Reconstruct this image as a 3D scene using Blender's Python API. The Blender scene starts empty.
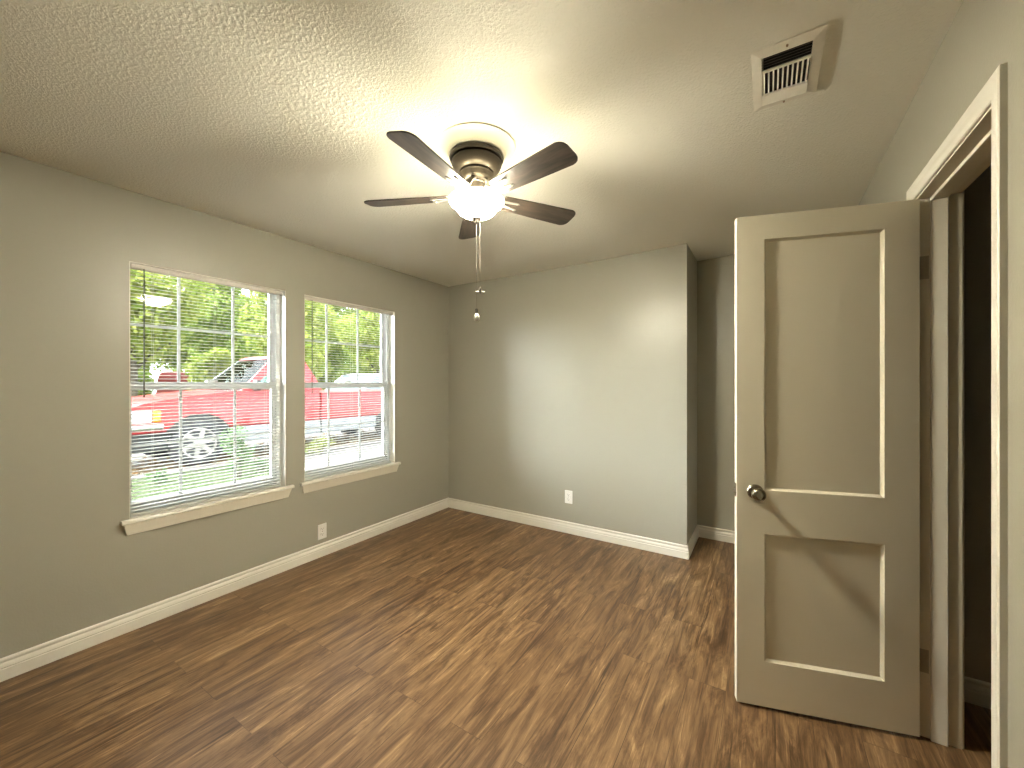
import bpy, bmesh, math, random
from mathutils import Vector, Matrix
import numpy as np

S = bpy.context.scene
COL = S.collection
PI = math.pi

# ------------------------------------------------------------------ camera, world, sun, exposure
CAM_H = 1.35
cam_data = bpy.data.cameras.new('camera')
cam_data.sensor_fit = 'HORIZONTAL'
cam_data.sensor_width = 36.0
cam_data.lens = 402.0 / 1024.0 * 36.0
cam_data.shift_y = -1.0 / 1024.0
cam_data.clip_start = 0.02
cam_data.clip_end = 300
cam = bpy.data.objects.new('camera', cam_data)
cam.location = (0, 0, CAM_H)
cam.rotation_euler = (PI / 2, 0, math.radians(32.388))
COL.objects.link(cam)
S.camera = cam

S.view_settings.view_transform = 'Standard'
S.view_settings.look = 'None'
S.view_settings.gamma = 1.0
S.view_settings.use_curve_mapping = False
S.view_settings.exposure = 0.14

S.cycles.use_denoising = True
S.cycles.max_bounces = 12
S.cycles.diffuse_bounces = 6
S.cycles.glossy_bounces = 4
S.cycles.transparent_max_bounces = 24
S.cycles.sample_clamp_indirect = 6.0
S.cycles.caustics_reflective = False
S.cycles.caustics_refractive = False

world = bpy.data.worlds.new('sky')
S.world = world
world.use_nodes = True
wn = world.node_tree.nodes
bg = wn['Background']
SKY = 8.0                 # bright veiled sky
GLOW = 78.0               # unseen bright lobe added to the sky, brightening the back wall through the windows
wnt = world.node_tree
w_tc = wn.new('ShaderNodeTexCoord')
w_dot = wn.new('ShaderNodeVectorMath')
w_dot.operation = 'DOT_PRODUCT'
w_dot.inputs[1].default_value = Vector((-0.66, -0.64, 0.34)).normalized()
wnt.links.new(w_tc.outputs['Generated'], w_dot.inputs[0])
w_max = wn.new('ShaderNodeMath')
w_max.operation = 'MAXIMUM'
w_max.inputs[1].default_value = 0.0
wnt.links.new(w_dot.outputs['Value'], w_max.inputs[0])
w_pow = wn.new('ShaderNodeMath')
w_pow.operation = 'POWER'
w_pow.inputs[1].default_value = 9.0
wnt.links.new(w_max.outputs[0], w_pow.inputs[0])
w_mad = wn.new('ShaderNodeMath')
w_mad.operation = 'MULTIPLY_ADD'
w_mad.inputs[1].default_value = GLOW
w_mad.inputs[2].default_value = SKY
wnt.links.new(w_pow.outputs[0], w_mad.inputs[0])
wnt.links.new(w_mad.outputs[0], bg.inputs['Strength'])
bg.inputs['Color'].default_value = (0.90, 0.95, 1.0, 1)

sun_data = bpy.data.lights.new('sun', 'SUN')
sun_data.energy = 7.0
sun_data.angle = math.radians(1.0)
sun_data.color = (1.0, 0.95, 0.86)
sun = bpy.data.objects.new('sun', sun_data)
sun.location = (8, -4, 12)
sun.rotation_euler = Vector((-0.25, 0.60, -0.75)).to_track_quat('-Z', 'Y').to_euler()
COL.objects.link(sun)

BOWL_EMIT = 460.0          # glow of the frosted bowl of the ceiling fan lamp
BULB_W = 9.0             # bulbs inside the bowl, shining up through its open top
LAMP_COL = (0.99, 0.92, 0.715)

# ------------------------------------------------------------------ room dimensions
XL, XR = -2.935, 0.485
YB, YA, YF = 3.33, 3.87, -0.55
XE = -0.52
WT = 0.15


def ceil_z(x):
    s = max(0.0, min(1.0, (x - XL) / (XR - XL)))
    return 2.40 + 0.07 * s ** 3


# ------------------------------------------------------------------ materials
MATS = {}


def new_mat(name):
    m = bpy.data.materials.new(name)
    m.use_nodes = True
    nt = m.node_tree
    for n in list(nt.nodes):
        nt.nodes.remove(n)
    out = nt.nodes.new('ShaderNodeOutputMaterial')
    MATS[name] = m
    return m, nt, out


def principled(name, color, rough=0.6, metal=0.0, bump=None, mottle=None, spec=0.5):
    m, nt, out = new_mat(name)
    b = nt.nodes.new('ShaderNodeBsdfPrincipled')
    b.inputs['Base Color'].default_value = (*color, 1)
    b.inputs['Roughness'].default_value = rough
    b.inputs['Metallic'].default_value = metal
    b.inputs['Specular IOR Level'].default_value = spec
    nt.links.new(b.outputs[0], out.inputs[0])
    if bump or mottle:
        tc = nt.nodes.new('ShaderNodeTexCoord')
    if mottle:
        sc, amt = mottle
        nz = nt.nodes.new('ShaderNodeTexNoise')
        nz.inputs['Scale'].default_value = sc
        nz.inputs['Detail'].default_value = 3
        nt.links.new(tc.outputs['Object'], nz.inputs['Vector'])
        mx = nt.nodes.new('ShaderNodeMix')
        mx.data_type = 'RGBA'
        mx.inputs[6].default_value = (*[c * (1 - amt) for c in color], 1)
        mx.inputs[7].default_value = (*[min(1, c * (1 + amt)) for c in color], 1)
        nt.links.new(nz.outputs['Fac'], mx.inputs[0])
        nt.links.new(mx.outputs[2], b.inputs['Base Color'])
    if bump:
        sc, strength, dist = bump
        nz = nt.nodes.new('ShaderNodeTexNoise')
        nz.inputs['Scale'].default_value = sc
        nz.inputs['Detail'].default_value = 2.5
        nt.links.new(tc.outputs['Object'], nz.inputs['Vector'])
        bp = nt.nodes.new('ShaderNodeBump')
        bp.inputs['Strength'].default_value = strength
        bp.inputs['Distance'].default_value = dist
        nt.links.new(nz.outputs['Fac'], bp.inputs['Height'])
        nt.links.new(bp.outputs[0], b.inputs['Normal'])
    return m


def emission(name, color, strength):
    m, nt, out = new_mat(name)
    e = nt.nodes.new('ShaderNodeEmission')
    e.inputs[0].default_value = (*color, 1)
    e.inputs[1].default_value = strength
    nt.links.new(e.outputs[0], out.inputs[0])
    return m


def glass_mat(name, tint=(1, 1, 1), ior=1.35):
    m, nt, out = new_mat(name)
    t = nt.nodes.new('ShaderNodeBsdfTransparent')
    t.inputs[0].default_value = (*tint, 1)
    g = nt.nodes.new('ShaderNodeBsdfGlossy')
    g.inputs['Roughness'].default_value = 0.02
    lw = nt.nodes.new('ShaderNodeFresnel')
    lw.inputs['IOR'].default_value = ior
    mx = nt.nodes.new('ShaderNodeMixShader')
    nt.links.new(lw.outputs[0], mx.inputs[0])
    nt.links.new(t.outputs[0], mx.inputs[1])
    nt.links.new(g.outputs[0], mx.inputs[2])
    nt.links.new(mx.outputs[0], out.inputs[0])
    return m


def leaf_mat(name, c0, c1, trans=0.45):
    m, nt, out = new_mat(name)
    geo = nt.nodes.new('ShaderNodeNewGeometry')
    mx = nt.nodes.new('ShaderNodeMix')
    mx.data_type = 'RGBA'
    mx.inputs[6].default_value = (*c0, 1)
    mx.inputs[7].default_value = (*c1, 1)
    nt.links.new(geo.outputs['Random Per Island'], mx.inputs[0])
    d = nt.nodes.new('ShaderNodeBsdfDiffuse')
    t = nt.nodes.new('ShaderNodeBsdfTranslucent')
    nt.links.new(mx.outputs[2], d.inputs[0])
    nt.links.new(mx.outputs[2], t.inputs[0])
    ms = nt.nodes.new('ShaderNodeMixShader')
    ms.inputs[0].default_value = trans
    nt.links.new(d.outputs[0], ms.inputs[1])
    nt.links.new(t.outputs[0], ms.inputs[2])
    nt.links.new(ms.outputs[0], out.inputs[0])
    return m


def ceiling_material():
    m, nt, out = new_mat('ceiling_texture')
    b = nt.nodes.new('ShaderNodeBsdfPrincipled')
    b.inputs['Base Color'].default_value = (0.90, 0.88, 0.79, 1)
    b.inputs['Roughness'].default_value = 0.9
    b.inputs['Specular IOR Level'].default_value = 0.15
    tc = nt.nodes.new('ShaderNodeTexCoord')
    n1 = nt.nodes.new('ShaderNodeTexNoise')
    n1.inputs['Scale'].default_value = 95
    n1.inputs['Detail'].default_value = 3
    n1.inputs['Roughness'].default_value = 0.6
    nt.links.new(tc.outputs['Object'], n1.inputs['Vector'])
    rp = nt.nodes.new('ShaderNodeValToRGB')
    rp.color_ramp.elements[0].position = 0.42
    rp.color_ramp.elements[1].position = 0.68
    nt.links.new(n1.outputs['Fac'], rp.inputs[0])
    bp = nt.nodes.new('ShaderNodeBump')
    bp.inputs['Strength'].default_value = 0.45
    bp.inputs['Distance'].default_value = 0.003
    nt.links.new(rp.outputs[0], bp.inputs['Height'])
    nt.links.new(bp.outputs[0], b.inputs['Normal'])
    nt.links.new(b.outputs[0], out.inputs[0])
    return m


def floor_material():
    m, nt, out = new_mat('vinyl_planks')
    N = nt.nodes.new
    L = nt.links.new
    b = N('ShaderNodeBsdfPrincipled')
    tc = N('ShaderNodeTexCoord')
    sp = N('ShaderNodeSeparateXYZ')
    L(tc.outputs['Object'], sp.inputs[0])
    cv = N('ShaderNodeCombineXYZ')
    L(sp.outputs['Y'], cv.inputs['X'])
    L(sp.outputs['X'], cv.inputs['Y'])
    br = N('ShaderNodeTexBrick')
    br.offset = 0.37
    br.offset_frequency = 2
    br.inputs['Color1'].default_value = (0, 0, 0, 1)
    br.inputs['Color2'].default_value = (1, 1, 1, 1)
    br.inputs['Mortar'].default_value = (0.5, 0.5, 0.5, 1)
    br.inputs['Scale'].default_value = 1.0
    br.inputs['Mortar Size'].default_value = 0.0012
    br.inputs['Mortar Smooth'].default_value = 0.0
    br.inputs['Brick Width'].default_value = 1.22
    br.inputs['Row Height'].default_value = 0.152
    L(cv.outputs[0], br.inputs['Vector'])
    bw = N('ShaderNodeRGBToBW')
    L(br.outputs['Color'], bw.inputs[0])
    seed = N('ShaderNodeMath')
    seed.operation = 'MULTIPLY'
    seed.inputs[1].default_value = 37.0
    L(bw.outputs[0], seed.inputs[0])

    def noise(sx, sy, detail, dist, rough=0.55):
        a = N('ShaderNodeMath'); a.operation = 'MULTIPLY'; a.inputs[1].default_value = sx
        L(sp.outputs['X'], a.inputs[0])
        c = N('ShaderNodeMath'); c.operation = 'MULTIPLY'; c.inputs[1].default_value = sy
        L(sp.outputs['Y'], c.inputs[0])
        v = N('ShaderNodeCombineXYZ')
        L(a.outputs[0], v.inputs['X']); L(c.outputs[0], v.inputs['Y']); L(seed.outputs[0], v.inputs['Z'])
        n = N('ShaderNodeTexNoise')
        n.inputs['Scale'].default_value = 1.0
        n.inputs['Detail'].default_value = detail
        n.inputs['Roughness'].default_value = rough
        n.inputs['Distortion'].default_value = dist
        L(v.outputs[0], n.inputs['Vector'])
        return n.outputs['Fac']

    figure = noise(15, 2.1, 7, 1.3, 0.72)      # cathedral figure and knots
    grain = noise(110, 3.0, 5, 0.3, 0.7)       # fine grain
    broad = noise(5.0, 0.6, 2, 0.5)            # tone drift along each plank

    def madd(x, k, y):
        a = N('ShaderNodeMath'); a.operation = 'MULTIPLY_ADD'
        a.inputs[1].default_value = k
        L(x, a.inputs[0])
        if isinstance(y, float):
            a.inputs[2].default_value = y
        else:
            L(y, a.inputs[2])
        return a.outputs[0]

    v = madd(figure, 1.25, -0.625 + 0.5)
    v = madd(grain, 0.6, v)
    v = madd(broad, 0.25, v)
    v = madd(bw.outputs[0], 0.07, v)
    v = madd(v, 1.0, -0.46)
    crack = noise(48, 1.3, 4, 1.2, 0.65)       # dark hairline checks along the grain
    ck = N('ShaderNodeMapRange')
    ck.inputs['From Min'].default_value = 0.60
    ck.inputs['From Max'].default_value = 0.72
    ck.inputs['To Min'].default_value = 0.0
    ck.inputs['To Max'].default_value = -0.34
    L(crack, ck.inputs['Value'])
    v = madd(ck.outputs[0], 1.0, v)
    fleck = noise(70, 4.5, 3, 0.8, 0.6)        # pale flecks
    fk = N('ShaderNodeMapRange')
    fk.inputs['From Min'].default_value = 0.60
    fk.inputs['From Max'].default_value = 0.74
    fk.inputs['To Min'].default_value = 0.0
    fk.inputs['To Max'].default_value = 0.22
    L(fleck, fk.inputs['Value'])
    v = madd(fk.outputs[0], 1.0, v)
    rp = N('ShaderNodeValToRGB')
    cr = rp.color_ramp
    cr.elements[0].position = 0.18
    cr.elements[0].color = (0.038, 0.018, 0.008, 1)
    cr.elements[1].position = 0.86
    cr.elements[1].color = (0.44, 0.295, 0.155, 1)
    for p, c in ((0.36, (0.088, 0.045, 0.020)), (0.5, (0.150, 0.083, 0.039)), (0.66, (0.242, 0.146, 0.073))):
        e = cr.elements.new(p)
        e.color = (*c, 1)
    L(v, rp.inputs[0])
    mx = N('ShaderNodeMix'); mx.data_type = 'RGBA'; mx.blend_type = 'MULTIPLY'
    seam = N('ShaderNodeMath'); seam.operation = 'MULTIPLY'; seam.inputs[1].default_value = 0.55
    L(br.outputs['Fac'], seam.inputs[0])
    L(seam.outputs[0], mx.inputs[0])
    L(rp.outputs[0], mx.inputs[6])
    mx.inputs[7].default_value = (0.2, 0.15, 0.1, 1)
    L(mx.outputs[2], b.inputs['Base Color'])
    ro = madd(grain, 0.22, 0.30)
    L(ro, b.inputs['Roughness'])
    b.inputs['Specular IOR Level'].default_value = 0.5
    bp = N('ShaderNodeBump')
    bp.inputs['Strength'].default_value = 0.25
    bp.inputs['Distance'].default_value = 0.0015
    L(grain, bp.inputs['Height'])
    L(bp.outputs[0], b.inputs['Normal'])
    L(b.outputs[0], out.inputs[0])
    return m


def blade_material():
    m, nt, out = new_mat('blade_wood')
    N, L = nt.nodes.new, nt.links.new
    b = N('ShaderNodeBsdfPrincipled')
    tc = N('ShaderNodeTexCoord')
    mp = N('ShaderNodeMapping')
    mp.inputs['Scale'].default_value = (6, 45, 6)
    L(tc.outputs['Object'], mp.inputs[0])
    nz = N('ShaderNodeTexNoise')
    nz.inputs['Scale'].default_value = 1.0
    nz.inputs['Detail'].default_value = 5
    nz.inputs['Distortion'].default_value = 0.8
    L(mp.outputs[0], nz.inputs['Vector'])
    rp = N('ShaderNodeValToRGB')
    rp.color_ramp.elements[0].position = 0.32
    rp.color_ramp.elements[0].color = (0.010, 0.007, 0.005, 1)
    rp.color_ramp.elements[1].position = 0.72
    rp.color_ramp.elements[1].color = (0.060, 0.043, 0.030, 1)
    L(nz.outputs['Fac'], rp.inputs[0])
    L(rp.outputs[0], b.inputs['Base Color'])
    b.inputs['Roughness'].default_value = 0.42
    L(b.outputs[0], out.inputs[0])
    return m


def ground_material(name, c0, c1, scale, rough=0.95):
    m, nt, out = new_mat(name)
    N, L = nt.nodes.new, nt.links.new
    b = N('ShaderNodeBsdfPrincipled')
    tc = N('ShaderNodeTexCoord')
    nz = N('ShaderNodeTexNoise')
    nz.inputs['Scale'].default_value = scale
    nz.inputs['Detail'].default_value = 6
    L(tc.outputs['Object'], nz.inputs['Vector'])
    rp = N('ShaderNodeValToRGB')
    rp.color_ramp.elements[0].position = 0.35
    rp.color_ramp.elements[0].color = (*c0, 1)
    rp.color_ramp.elements[1].position = 0.65
    rp.color_ramp.elements[1].color = (*c1, 1)
    L(nz.outputs['Fac'], rp.inputs[0])
    L(rp.outputs[0], b.inputs['Base Color'])
    b.inputs['Roughness'].default_value = rough
    L(b.outputs[0], out.inputs[0])
    return m


wall_m = principled('wall_paint', (0.365, 0.35, 0.288), 0.36, bump=(120, 0.22, 0.002), spec=0.5)
ceil_m = ceiling_material()
floor_m = floor_material()
trim_m = principled('trim_paint', (0.80, 0.77, 0.69), 0.35)
door_m = principled('door_paint', (0.84, 0.78, 0.63), 0.42, bump=(180, 0.08, 0.001))
jamb_m = principled('jamb_paint', (0.76, 0.71, 0.60), 0.42)
vinyl_m = principled('window_vinyl', (0.80, 0.81, 0.80), 0.4)
slat_m, _nt, _out = new_mat('blind_slat')
_p = _nt.nodes.new('ShaderNodeBsdfPrincipled')
_p.inputs['Base Color'].default_value = (0.68, 0.68, 0.66, 1)
_p.inputs['Roughness'].default_value = 0.45
_t = _nt.nodes.new('ShaderNodeBsdfTranslucent')
_t.inputs[0].default_value = (0.90, 0.89, 0.85, 1)
_x = _nt.nodes.new('ShaderNodeMixShader')
_x.inputs[0].default_value = 0.35
_nt.links.new(_p.outputs[0], _x.inputs[1])
_nt.links.new(_t.outputs[0], _x.inputs[2])
_nt.links.new(_x.outputs[0], _out.inputs[0])
headrail_m = principled('blind_rail', (0.66, 0.62, 0.56), 0.45)
wand_m = principled('wand_plastic', (0.12, 0.13, 0.10), 0.3)  # backlit darkness of the wand is put into its colour
cord_m = principled('cord', (0.75, 0.74, 0.7), 0.8)
glass_m = glass_mat('window_glass', (0.97, 0.99, 0.98))
plate_m = principled('outlet_plastic', (0.84, 0.83, 0.80), 0.35)
slot_m = principled('outlet_slot', (0.05, 0.05, 0.05), 0.6)
nickel_m = principled('dark_nickel', (0.30, 0.26, 0.20), 0.22, 1.0)
steel_m = principled('bright_steel', (0.75, 0.72, 0.66), 0.25, 1.0)
chain_m = principled('dull_chain', (0.20, 0.185, 0.155), 0.6, 0.2)
pewter_m = principled('pewter_metal', (0.060, 0.050, 0.041), 0.42, 0.4)
silver_m = principled('blade_arm_metal', (0.70, 0.68, 0.64), 0.3, 0.9)
blade_m = blade_material()
bowl_m = emission('lit_frosted_glass', LAMP_COL, BOWL_EMIT)
rim_m = emission('lit_cream_glass', (1.0, 0.86, 0.50), 45.0)
fob_m = principled('white_fob', (0.92, 0.89, 0.80), 0.3)
vent_m = principled('vent_enamel', (0.88, 0.84, 0.74), 0.4, mottle=(40, 0.08))
duct_shade_m = principled('duct_shade_paint', (0.02, 0.016, 0.012), 0.9)  # near-black paint standing for the shade inside the duct
siding_m = principled('house_siding', (0.62, 0.60, 0.55), 0.7)

red_m = principled('truck_red', (0.24, 0.014, 0.016), 0.3, mottle=(3, 0.05))
silver_paint_m = principled('truck_silver', (0.16, 0.17, 0.18), 0.35, 0.2)
tyre_m = principled('tyre_rubber', (0.025, 0.025, 0.028), 0.8)
rimmetal_m = principled('alloy', (0.28, 0.27, 0.25), 0.35, 0.4)
black_m = principled('black_plastic', (0.015, 0.015, 0.015), 0.55)
chrome_m = principled('chrome', (0.42, 0.42, 0.42), 0.2, 0.9)
lamp_m = principled('headlight_lens', (0.40, 0.40, 0.41), 0.12)
amber_m = principled('amber_lens', (0.36, 0.17, 0.01), 0.2)
carglass_m = glass_mat('car_glass', (0.72, 0.84, 0.79), 1.07)
seat_m = principled('seat_grey', (0.22, 0.22, 0.23), 0.8)
white_m = principled('white_car_paint', (0.32, 0.32, 0.33), 0.25)

leaf_a = leaf_mat('leaf_sunny', (0.13, 0.185, 0.030), (0.35, 0.37, 0.105))
leaf_b = leaf_mat('leaf_green', (0.105, 0.170, 0.032), (0.29, 0.33, 0.100))
leaf_c = leaf_mat('leaf_shrub', (0.055, 0.115, 0.040), (0.15, 0.21, 0.10))
grass_blade_m = leaf_mat('grass_blades', (0.085, 0.13, 0.055), (0.20, 0.235, 0.13), 0.3)
litter_m = leaf_mat('dry_leaves', (0.13, 0.07, 0.03), (0.26, 0.19, 0.11), 0.2)
bark_m = ground_material('bark', (0.04, 0.03, 0.02), (0.10, 0.08, 0.055), 14)
soil_m = ground_material('soil', (0.10, 0.115, 0.06), (0.17, 0.18, 0.10), 2.5)
concrete_m = ground_material('concrete', (0.10, 0.093, 0.088), (0.145, 0.135, 0.127), 5)
bounce_ground_m = ground_material('bounce_ground', (0.46, 0.45, 0.43), (0.60, 0.58, 0.55), 30)  # pale colour for an unseen strip added to bounce daylight indoors
strip_m = ground_material('litter_soil', (0.13, 0.10, 0.065), (0.22, 0.185, 0.12), 9)


# ------------------------------------------------------------------ object helpers
WLOC = {}      # world origin of every unrotated thing and its parts


def mark(o, label=None, cat=None, group=None, kind=None):
    if label: o['label'] = label
    if cat: o['category'] = cat
    if group: o['group'] = group
    if kind: o['kind'] = kind
    return o


def thing(name, loc=(0, 0, 0), rotz=0.0, label=None, cat=None, group=None, kind=None):
    o = bpy.data.objects.new(name, None)
    o.empty_display_size = 0.05
    o.location = loc
    o.rotation_euler = (0, 0, rotz)
    COL.objects.link(o)
    WLOC[o.name] = Vector(loc)
    return mark(o, label, cat, group, kind)


class MB:
    def __init__(self):
        self.bm = bmesh.new()

    def face_loop(self, pts):
        vs = [self.bm.verts.new(p) for p in pts]
        return self.bm.faces.new(vs)

    def hull(self, rings, cap=True, closed=True):
        """loft of equal-length point rings"""
        vr = [[self.bm.verts.new(p) for p in r] for r in rings]
        n = len(rings[0])
        fs = []
        for a, b in zip(vr[:-1], vr[1:]):
            for i in range(n if closed else n - 1):
                j = (i + 1) % n
                fs.append(self.bm.faces.new((a[i], a[j], b[j], b[i])))
        if cap:
            fs.append(self.bm.faces.new(list(reversed(vr[0]))))
            fs.append(self.bm.faces.new(vr[-1]))
        return fs

    def _bevel(self, faces, w, seg=2):
        es = list({e for f in faces for e in f.edges})
        if w > 0:
            bmesh.ops.bevel(self.bm, geom=es, offset=w, offset_type='OFFSET', segments=seg,
                            profile=0.5, affect='EDGES', clamp_overlap=True)

    def box(self, x0, x1, y0, y1, z0, z1, bevel=0.0, seg=2):
        x0, x1 = sorted((x0, x1)); y0, y1 = sorted((y0, y1)); z0, z1 = sorted((z0, z1))
        fs = self.hull([[(x0, y0, z0), (x1, y0, z0), (x1, y1, z0), (x0, y1, z0)],
                        [(x0, y0, z1), (x1, y0, z1), (x1, y1, z1), (x0, y1, z1)]])
        self._bevel(fs, bevel, seg)

    def prism(self, poly, axis, a0, a1, bevel=0.0, seg=2):
        """polygon in the two other axes (in xyz order) extruded along an axis"""
        def p3(p, a):
            q = list(p); q.insert(axis, a); return tuple(q)
        fs = self.hull([[p3(p, a0) for p in poly], [p3(p, a1) for p in poly]])
        if bevel:
            caps = fs[-2:]
            es = list({e for f in caps for e in f.edges})
            bmesh.ops.bevel(self.bm, geom=es, offset=bevel, offset_type='OFFSET', segments=seg,
                            profile=0.5, affect='EDGES', clamp_overlap=True)

    def lathe(self, prof, c=(0, 0, 0), seg=48, axis=2):
        rings = []
        for r, h in prof:
            ring = []
            for i in range(seg):
                t = 2 * PI * i / seg
                a, b = r * math.cos(t), r * math.sin(t)
                p = [a, b]; p.insert(axis, h)
                ring.append((c[0] + p[0], c[1] + p[1], c[2] + p[2]))
            rings.append(ring)
        self.hull(rings)

    def tube(self, pts, r, seg=8):
        pts = [Vector(p) for p in pts]
        rs = r if isinstance(r, (list, tuple)) else [r] * len(pts)
        rings = []
        for i, p in enumerate(pts):
            d = (pts[min(i + 1, len(pts) - 1)] - pts[max(i - 1, 0)]).normalized()
            u = d.orthogonal().normalized() if abs(d.z) < .99 else Vector((1, 0, 0))
            u = (u - d * u.dot(d)).normalized()
            v = d.cross(u)
            rings.append([tuple(p + (u * math.cos(2 * PI * k / seg) + v * math.sin(2 * PI * k / seg)) * rs[i]) for k in range(seg)])
        self.hull(rings)

    def sphere(self, c, r, sc=(1, 1, 1), seg=20, ring=12):
        prof = [(max(1e-4, math.sin(PI * i / ring)), -math.cos(PI * i / ring)) for i in range(ring + 1)]
        rings = [[(c[0] + rr * r * sc[0] * math.cos(2 * PI * k / seg), c[1] + rr * r * sc[1] * math.sin(2 * PI * k / seg),
                   c[2] + h * r * sc[2]) for k in range(seg)] for rr, h in prof]
        self.hull(rings)

    def sweep(self, path, prof, m3, side=1, prev=None, nxt=None):
        """profile (offset, height) swept along a 2-D path with mitred joints; m3 maps (a, b, height) to 3-D"""
        P = [Vector(p) for p in path]
        full = ([Vector(prev)] if prev else []) + P + ([Vector(nxt)] if nxt else [])
        rings = []
        base = 1 if prev else 0
        for i in range(len(P)):
            k = base + i
            p = full[k]
            ns = []
            if k > 0:
                d = (p - full[k - 1]).normalized(); ns.append(Vector((d.y, -d.x)) * side)
            if k < len(full) - 1:
                d = (full[k + 1] - p).normalized(); ns.append(Vector((d.y, -d.x)) * side)
            if len(ns) == 2:
                mvec = (ns[0] + ns[1]) / (1 + ns[0].dot(ns[1]))
            else:
                mvec = ns[0]
            rings.append([m3(p.x + mvec.x * o, p.y + mvec.y * o, h) for o, h in prof])
        self.hull(rings)

    def map(self, fn):
        for v in self.bm.verts:
            v.co = fn(v.co)

    def build(self, name, mat, parent=None, smooth=None, local=False, kind=None, label=None):
        bm = self.bm
        bmesh.ops.recalc_face_normals(bm, faces=bm.faces)
        if parent is not None and not local:
            off = WLOC[parent.name]
            for v in bm.verts:
                v.co -= off
        me = bpy.data.meshes.new(name)
        bm.to_mesh(me)
        bm.free()
        me.materials.append(mat)
        o = bpy.data.objects.new(name, me)
        COL.objects.link(o)
        if parent is not None:
            o.parent = parent
            WLOC[o.name] = WLOC[parent.name]
        if smooth is not None:
            for p in me.polygons:
                p.use_smooth = True
            me.set_sharp_from_angle(angle=math.radians(smooth))
        mark(o, label=label, kind=kind)
        return o


def quads_mesh(name, verts, mat, parent=None, kind=None):
    """many loose quads from an (n*4, 3) array"""
    me = bpy.data.meshes.new(name)
    n = len(verts) // 4
    me.from_pydata([tuple(v) for v in verts], [], [(4 * i, 4 * i + 1, 4 * i + 2, 4 * i + 3) for i in range(n)])
    me.materials.append(mat)
    o = bpy.data.objects.new(name, me)
    COL.objects.link(o)
    if parent is not None:
        o.parent = parent
        WLOC[o.name] = WLOC[parent.name]
    mark(o, kind=kind)
    return o


def copy_tree(o, parent=None):
    c = o.copy()
    COL.objects.link(c)
    if parent is not None:
        c.parent = parent
        c.matrix_parent_inverse = Matrix()
    for ch in list(o.children):
        copy_tree(ch, c)
    return c


# ------------------------------------------------------------------ room shell
m = MB(); m.box(XL - 0.02, 2.0, YF - 0.02, YA + 0.02, -0.12, 0.0)
m.build('floor', floor_m, kind='structure')

m = MB()
nx = 40
xs = [XL - 0.02 + (2.0 - XL + 0.02) * (i / nx) for i in range(nx + 1)]
xs = sorted(set(xs + [XR]))
prof = [(x, ceil_z(x)) for x in xs] + [(xs[-1], 2.58), (xs[0], 2.58)]
m.prism(prof, 1, YF - 0.02, YA + 0.02)
bmesh.ops.triangulate(m.bm, faces=[f for f in m.bm.faces if len(f.verts) > 4])
m.build('ceiling', ceil_m, kind='structure', smooth=30)

WIN = [(0.733, 1.578), (1.715, 2.585)]
WZ0, WZ1 = 0.585, 2.015
TOP = 2.60
m = MB()
for x0_, x1_, dl, dr_, dz in ((XL - WT, XL - 0.075, 0.023, -0.003, 0.046), (XL - 0.075, XL, 0.0, 0.0, 0.0)):
    ys = [YF - 0.1, WIN[0][0] - dl, WIN[0][1] + dr_, WIN[1][0] - dl, WIN[1][1] + dr_, YA + 0.1]
    for k in (0, 2, 4):
        m.box(x0_, x1_, ys[k], ys[k + 1], -0.12, TOP)
    for k in (1, 3):
        m.box(x0_, x1_, ys[k], ys[k + 1], -0.12, WZ0)
        m.box(x0_, x1_, ys[k], ys[k + 1], WZ1 + dz, TOP)
m.build('wall_left', wall_m, kind='structure')

m = MB(); m.box(XL, XE, YB, YA + 0.1, -0.12, TOP, 0.0)
m.build('wall_back', wall_m, kind='structure')
m = MB(); m.box(XE, XR + 0.12, YA, YA + 0.1, -0.12, TOP)
m.build('wall_alcove', wall_m, kind='structure')
m = MB(); m.box(XL, XR + 0.12, YF - 0.1, YF, -0.12, TOP)
m.build('wall_front', wall_m, kind='structure')

DY0, DY1, DZ = 1.507, 2.138, 2.052       # clear door opening
JT = 0.018
XH = 0.606                               # hall face of the right wall
m = MB()
m.box(XR, XH, YF, DY0 - JT, -0.12, TOP)
m.box(XR, XH, DY1 + JT, YA, -0.12, TOP)
m.box(XR, XH, DY0 - JT, DY1 + JT, DZ + JT, TOP)
m.build('wall_right', wall_m, kind='structure')

m = MB(); m.box(XH, 2.0, 2.48, 2.58, -0.12, TOP)
m.build('wall_hall_back', wall_m, kind='structure')
m = MB(); m.box(1.9, 2.0, -0.5, 2.48, -0.12, TOP)
m.build('wall_hall_right', wall_m, kind='structure')
m = MB(); m.box(XH, 1.9, -0.6, -0.5, -0.12, TOP)
m.build('wall_hall_front', wall_m, kind='structure')

# baseboards: moulded profile, mitred at the corners
BB = [(0, 0), (0.0145, 0), (0.0145, 0.052), (0.0125, 0.0545), (0.0125, 0.0565), (0.0145, 0.060), (0.0138, 0.068), (0.0105, 0.075),
      (0.0075, 0.080), (0.0085, 0.084), (0.011, 0.088), (0.0115, 0.094), (0.009, 0.099), (0.005, 0.101), (0, 0.101)]
pts = [(XL, YF), (XL, YB), (XE, YB), (XE, YA), (XR, YA), (XR, DY1 + 0.065)]
for i, nm in enumerate(['baseboard_left', 'baseboard_back', 'baseboard_alcove_side', 'baseboard_alcove', 'baseboard_right']):
    m = MB()
    m.sweep([pts[i], pts[i + 1]], BB, lambda a, b, h: (a, b, h), 1,
            pts[i - 1] if i > 0 else None, pts[i + 2] if i + 2 < len(pts) else None)
    m.build(nm, trim_m, kind='structure', smooth=25)
m = MB(); m.sweep([(XR, DY0 - 0.065), (XR, YF)], BB, lambda a, b, h: (a, b, h), 1)
m.build('baseboard_right_near', trim_m, kind='structure', smooth=25)
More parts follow.
